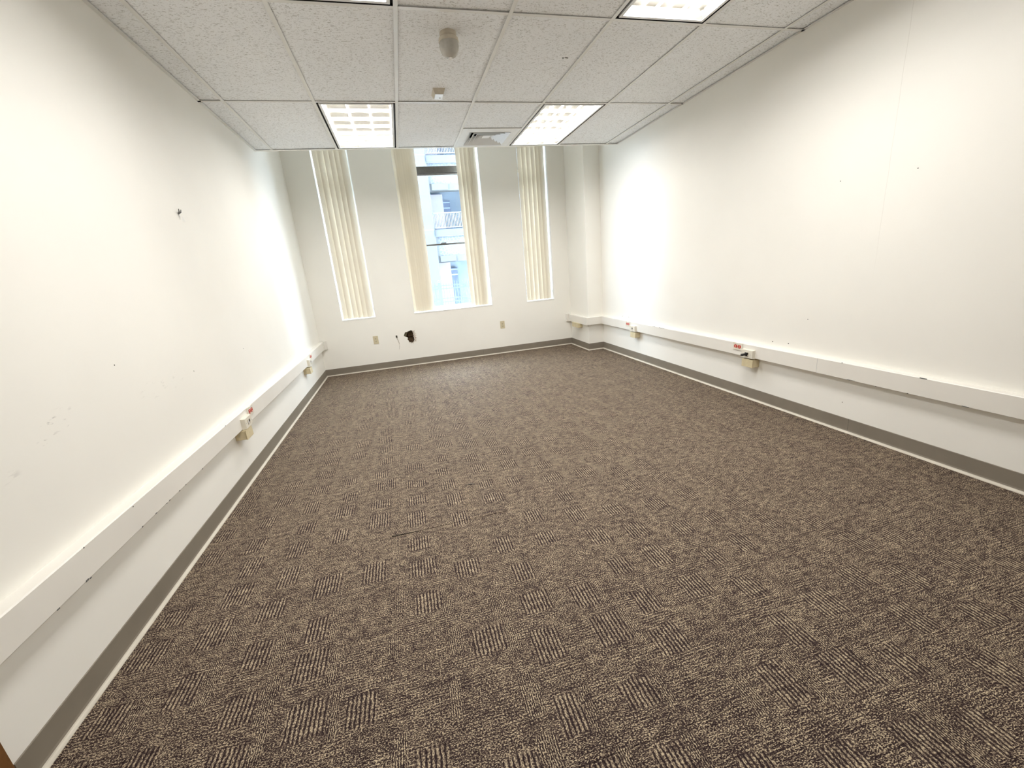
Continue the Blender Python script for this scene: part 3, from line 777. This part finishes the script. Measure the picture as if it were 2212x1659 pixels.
# ------------------------------------------------------------------ windows
YG = YB + .20        # frame plane
def window(n, a, b, z):
    w = empty('window_%d' % n, ((a + b) / 2, YG, z), kind='structure')
    def part(name, x0, x1, y0, y1, z0, z1, mat, bev=0.0, par=None):
        o = MB().box(x0, x1, y0, y1, z0, z1, bev).build(name, mat)
        o.parent = par or w
        o.matrix_parent_inverse = Matrix.Translation(-w.location); return o
    e = .006
    part('jamb_liner', a, a + e, YB + .001, YG, z, ZW, M['white'])
    part('jamb_liner', b - e, b, YB + .001, YG, z, ZW, M['white'])
    part('head_liner', a + e, b - e, YB + .001, YG, ZW - e, ZW, M['white'])
    part('sill_board', a + e, b - e, YB - .004, YG, z, z + .016, M['white'], .003)
    fw = .045
    part('frame_stile', a + e, a + e + fw, YG, YG + .09, z + .016, ZW - e, M['steel_white'])
    part('frame_stile', b - e - fw, b - e, YG, YG + .09, z + .016, ZW - e, M['steel_white'])
    part('frame_head', a + e + fw, b - e - fw, YG, YG + .09, ZW - .05, ZW - e, M['bronze'])
    part('frame_sill', a + e + fw, b - e - fw, YG + .01, YG + .09, z + .016, z + .040, M['steel_white'])
    ga, gb = a + e + fw, b - e - fw
    zt = 2.600
    # transom between the fixed top light and the sliding sashes: two stepped bars
    part('transom', ga, gb, YG - .012, YG + .09, zt + .028, zt + .112, M['bronze'], .002)
    part('transom_lip', ga, gb, YG + .004, YG + .07, zt + .0, zt + .025, M['bronze_dull'], .002)
    part('meeting_rail', ga, gb, YG + .012, YG + .055, 1.668, 1.692, M['bronze'], .002)
    if n == 2:
        part('sash_latch', 1.86, 1.94, YG + .000, YG + .012, 1.688, 1.704, M['bronze'], .003)
    part('bottom_rail', ga, gb, YG + .02, YG + .06, z + .040, z + .062, M['steel_white'])
    part('rail_gasket', ga, gb, YG + .018, YG + .020, z + .046, z + .050, M['steel_grey'])
    part('glass_pane', ga, gb, YG + .058, YG + .062, zt + .112, ZW - .05, M['glass'])
    part('glass_pane', ga, gb, YG + .050, YG + .054, 1.690, zt, M['glass'])
    part('glass_pane', ga, gb, YG + .032, YG + .036, z + .062, 1.672, M['glass'])
    part('outer_sill', a, b, YG + .09, YB + .42, z - .02, z + .012, M['white'])
    # daylight portal: tells the renderer where the sky comes in, gives off no light itself
    po = bpy.data.lights.new('daylight_portal', 'AREA'); po.shape = 'RECTANGLE'; po.size = b - a; po.size_y = ZW - z; po.cycles.is_portal = True
    pob = bpy.data.objects.new('daylight_portal', po); pob.location = (0, .19, (ZW - z) / 2); pob.rotation_euler = (-math.pi / 2, 0, 0); link(pob, w)
    return w
for n, (a, b, z) in enumerate(WINS, 1): window(n, a, b, z)

# ------------------------------------------------------------------ vertical blinds
def vane_mesh(L, w=.089, sag=.003):
    m = MB(); n = 8; A = []; B = []
    for i in range(n + 1):
        u = i / n - .5; y = sag * (1 - 4 * u * u)
        A.append(m.bm.verts.new((u * w, -y, 0))); B.append(m.bm.verts.new((u * w, -y, -L)))
    for i in range(n): m.bm.faces.new((A[i], A[i + 1], B[i + 1], B[i]))
    return m.mesh('vane', M['vane'], True)
YV2 = YB + .062
def blind(x0, x1, zsill, vanes, label, cord_x):
    zt = ZW - .05; zb = zsill + .022
    t = empty('vertical_blind', ((x0 + x1) / 2, YV2, zt), label=label, cat='blind', group='vertical blinds at the three windows')
    cx = t.location.x
    MB().box(x0 - cx + .007, x1 - cx - .007, -.022, .022, .0, .04, .003).build('head_rail', M['cream_plastic'], t)
    L = zt - zb; me = vane_mesh(L)
    cl = MB().box(-.006, .006, -.003, .003, -.012, .004, .001).mesh('vane_clip', M['white'])
    for (x, a) in vanes:
        v = place('vane', me, t, (x - cx, 0, random.uniform(-.003, .003)), (0, random.uniform(-.0005, .0005), a))
        place('vane_clip', cl, v, (random.uniform(-.03, .03), -.008, -L + .010))
    if cord_x:
        c = cord_x - cx
        MB().tube([(c, -.012, 0), (c + .002, -.012, -L + .16), (c + .004, -.012, -L + .13)], .0018, 6).build('control_chain', M['white'], t)
        MB().box(c - .001, c + .009, -.018, -.008, -L + .085, -L + .125, .003).build('chain_weight', M['steel_grey'], t)
        MB().tube([(c + .004, -.012, -L + .085), (c + .0, -.012, -L + .02), (c + .010, -.012, -L + .01), (c + .012, -.012, -L + .06)], .0014, 6).build('chain_loop', M['steel_grey'], t)
    return t
D = math.radians
blind(*WINS[0], [(0.405, D(14.9)), (0.467, D(16.3)), (0.541, D(17.7)), (0.604, D(19.1)), (0.668, D(15.6)), (0.728, D(17))],
      'ivory vertical blind drawn closed across the narrow left window', .783)
blind(*WINS[1], [(1.368, D(23.9)), (1.408, D(25.3)), (1.440, D(26.7)), (1.468, D(28.1)), (1.500, D(24.6)), (1.534, D(26)), (1.566, D(27.4)), (1.598, D(23.9))]
      + [(2.224, D(19.9)), (2.287, D(21.3)), (2.340, D(22.7)), (2.390, D(24.1)), (2.424, D(20.6))],
      'ivory vertical blind parted to both sides of the middle window', 2.474)
blind(*WINS[2], [(3.102, D(15.9)), (3.168, D(17.3)), (3.236, D(18.7)), (3.304, D(20.1)), (3.370, D(16.6)), (3.424, D(18))],
      'ivory vertical blind drawn closed across the narrow right window', 3.470)

# ------------------------------------------------------------------ outdoors
MB().box(-30, 34, YB + .6, 60, -1.0, -.9).build('ground', M['ground'], kind='structure')
S = 1.25; YD = 20.0
fx = lambda x: 1.197 + (x - 1.197) * S
fz = lambda z: 1.271 + (z - 1.271) * S
ST = 2.43 * S        # storey height
fb = empty('apartment_building', (0, YD, -.9), label='pale blue-white building with balcony bays seen through the middle window', cat='building')
def fpart(name, x0, x1, y0, y1, z0, z1, mat, par=None):
    o = MB().box(x0, x1, y0 - YD, y1 - YD, z0 + .9, z1 + .9).build(name, mat, par or fb)
    return o
OX0, OX1 = fx(2.69), fx(2.69) + 2.6
PITCH = (OX1 - OX0) + 1.3
NS = 3
bays = [-1, 0, 1]
xl, xr = OX0 - 2 * PITCH - 1.3, OX1 + 2 * PITCH
ztop = fz(1.67) + ST * NS - .4
# recessed back wall behind every bay
fpart('recess_wall', xl, xr, YD + 1.25, YD + 1.5, -.9, ztop, M['facade_blue'])
fpart('parapet', xl, xr, YD - .05, YD + 1.5, ztop, ztop + .9, M['facade'])
fpart('end_wall', xl - 6, xl, YD, YD + 1.5, -.9, ztop + .9, M['facade'])
fpart('end_wall', xr, xr + 6, YD, YD + 1.5, -.9, ztop + .9, M['facade'])
for b in range(-2, 3):
    c1 = OX0 + b * PITCH; c0 = c1 - 1.3
    if c0 < xl - .01: continue
    fpart('column', c0, c1 - .07, YD - .12, YD + 1.25, -.9, ztop, M['facade_col'])
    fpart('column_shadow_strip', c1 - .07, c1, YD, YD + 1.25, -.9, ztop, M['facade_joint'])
    for s in range(NS):
        z = fz(2.80) + s * ST
        fpart('column_joint', c0, c1 - .07, YD - .123, YD - .11, z - .02, z + .02, M['facade_joint'])
rail_me = None
for b in range(-2, 3):
    a, e = OX0 + b * PITCH, OX0 + b * PITCH + 2.6
    for s in range(NS):
        o = s * ST
        zo = fz(1.67) + o                  # top of this storey's opening
        fpart('lintel_beam', a, e, YD + .03, YD + .4, zo, zo + .22 * S, M['facade'])
        fpart('lintel_block', a + .10, a + .10 + .58 * S, YD - .02, YD + .03, zo + .02, zo + .22 * S, M['facade_col'])
        fpart('lattice_panel', a + .09, e, YD + .08, YD + .4, zo + .22 * S, zo + .90 * S, M['lattice'])
        fpart('lattice_frame', a, a + .09, YD + .02, YD + .4, zo + .22 * S, zo + .90 * S, M['facade_col'])
        fpart('balcony_edge', a, e, YD - .02, YD + 1.25, zo + .92 * S, zo + 1.13 * S, M['facade_col'])
        fpart('edge_joint', a, e, YD - .005, YD + .4, zo + .895 * S, zo + .925 * S, M['facade_joint'])
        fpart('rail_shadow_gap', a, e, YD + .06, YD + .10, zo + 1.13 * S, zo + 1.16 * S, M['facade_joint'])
        # recess: pinkish return wall and the slate door
        zbot = zo - (1.30 * S if s else 2.0)
        fpart('return_wall', a, a + .50 * S, YD + .9, YD + 1.25, zbot, zo, M['facade_pink'])
        dr = fpart('balcony_door', a + .50 * S, a + .76 * S, YD + 1.0, YD + 1.25, zbot, zo - .22 * S, M['facade_dark'])
        fpart('door_rail', a + .50 * S, a + .76 * S, YD + .985, YD + 1.0, zo - .30 * S, zo - .26 * S, M['facade_blue'], dr)
        fpart('door_rail', a + .50 * S, a + .76 * S, YD + .985, YD + 1.0, zo - .50 * S, zo - .45 * S, M['facade_blue'], dr)
        # railing above the balcony edge
        if rail_me is None:
            m = MB()
            m.box(0, 2.6, -.02, .03, .49 * S, .53 * S); m.box(0, 2.6, -.01, .02, .0, .035 * S)
            n = 38
            for i in range(n):
                x = 2.6 * (i + .3) / n
                m.box(x, x + .03, -.005, .015, .03, .50 * S)
            rail_me = m.mesh('balcony_railing', M['rail'])
        r = bpy.data.objects.new('balcony_railing', rail_me); r.location = (a, .0, zo + 1.18 * S + .9); link(r, fb); prop(r, kind='stuff')

# unseen upper storeys over the room, added and raised to block the facade's sky
MB().box(-14, 18, YF - 8, YB + .38, ZT + .2, 34.0).build('sky_blocker', M['facade'], kind='structure')
MB().box(-14, -.14, YB + .016, YB + .38, -.9, ZT + .2).build('trim_2', M['facade'], kind='structure')
MB().box(W + .14, 18, YB + .016, YB + .38, -.9, ZT + .2).build('trim_3', M['facade'], kind='structure')

# iron fence in front of the building
YN = 12.0; S2 = 12.0 / 16.0
gx = lambda x: 1.197 + (x - 1.197) * S2
gz = lambda z: 1.271 + (z - 1.271) * S2
fe = empty('iron_fence', (gx(2.7), YN, -.9), label='blue-grey iron picket fence standing outside the middle window', cat='fence')
FXc, z0f = fe.location.x, -.9
def fen(name, x0, x1, y0, y1, z0, z1, mat=None):
    return MB().box(x0 - FXc, x1 - FXc, y0 - YN, y1 - YN, z0 - z0f, z1 - z0f).build(name, mat or M['fence'], fe)
xa, xb = gx(2.58) - 3.0, gx(2.58) + 3.0
for z in (.83, .72, .36, .23): fen('fence_rail', xa, xb, YN - .012, YN + .012, gz(z) - .014, gz(z) + .014)
pm = MB().hexa([(-.009, -.009, 0), (.009, -.009, 0), (.009, .009, 0), (-.009, .009, 0), (-.009, -.009, gz(.90) + .9), (.009, -.009, gz(.90) + .9), (.009, .009, gz(.90) + .9), (-.009, .009, gz(.90) + .9)])
pm.hexa([(-.009, -.009, gz(.90) + .9), (.009, -.009, gz(.90) + .9), (.009, .009, gz(.90) + .9), (-.009, .009, gz(.90) + .9),
         (-.002, -.002, gz(.98) + .9), (.002, -.002, gz(.98) + .9), (.002, .002, gz(.98) + .9), (-.002, .002, gz(.98) + .9)])
pme = pm.mesh('picket', M['fence'])
sp = (gx(2.955) - gx(2.85))
for i in range(-36, 38):
    x = gx(2.85) + i * sp
    if abs(x - gx(2.585)) < .05 or x < xa or x > xb: continue
    place('picket', pme, fe, (x - FXc, 0, 0))
for x in (gx(2.585), gx(2.585) + 2.4, gx(2.585) - 2.4):
    p = fen('fence_post', x - .032, x + .032, YN - .032, YN + .032, -.9, gz(.95))
    MB().lathe([(.04, gz(.95) + .9), (.03, gz(.96) + .9), (.018, gz(.975) + .9), (.03, gz(1.0) + .9), (.022, gz(1.03) + .9), (0, gz(1.045) + .9)], c=(x - FXc, 0, 0), n=12).build('finial', M['fence'], p)
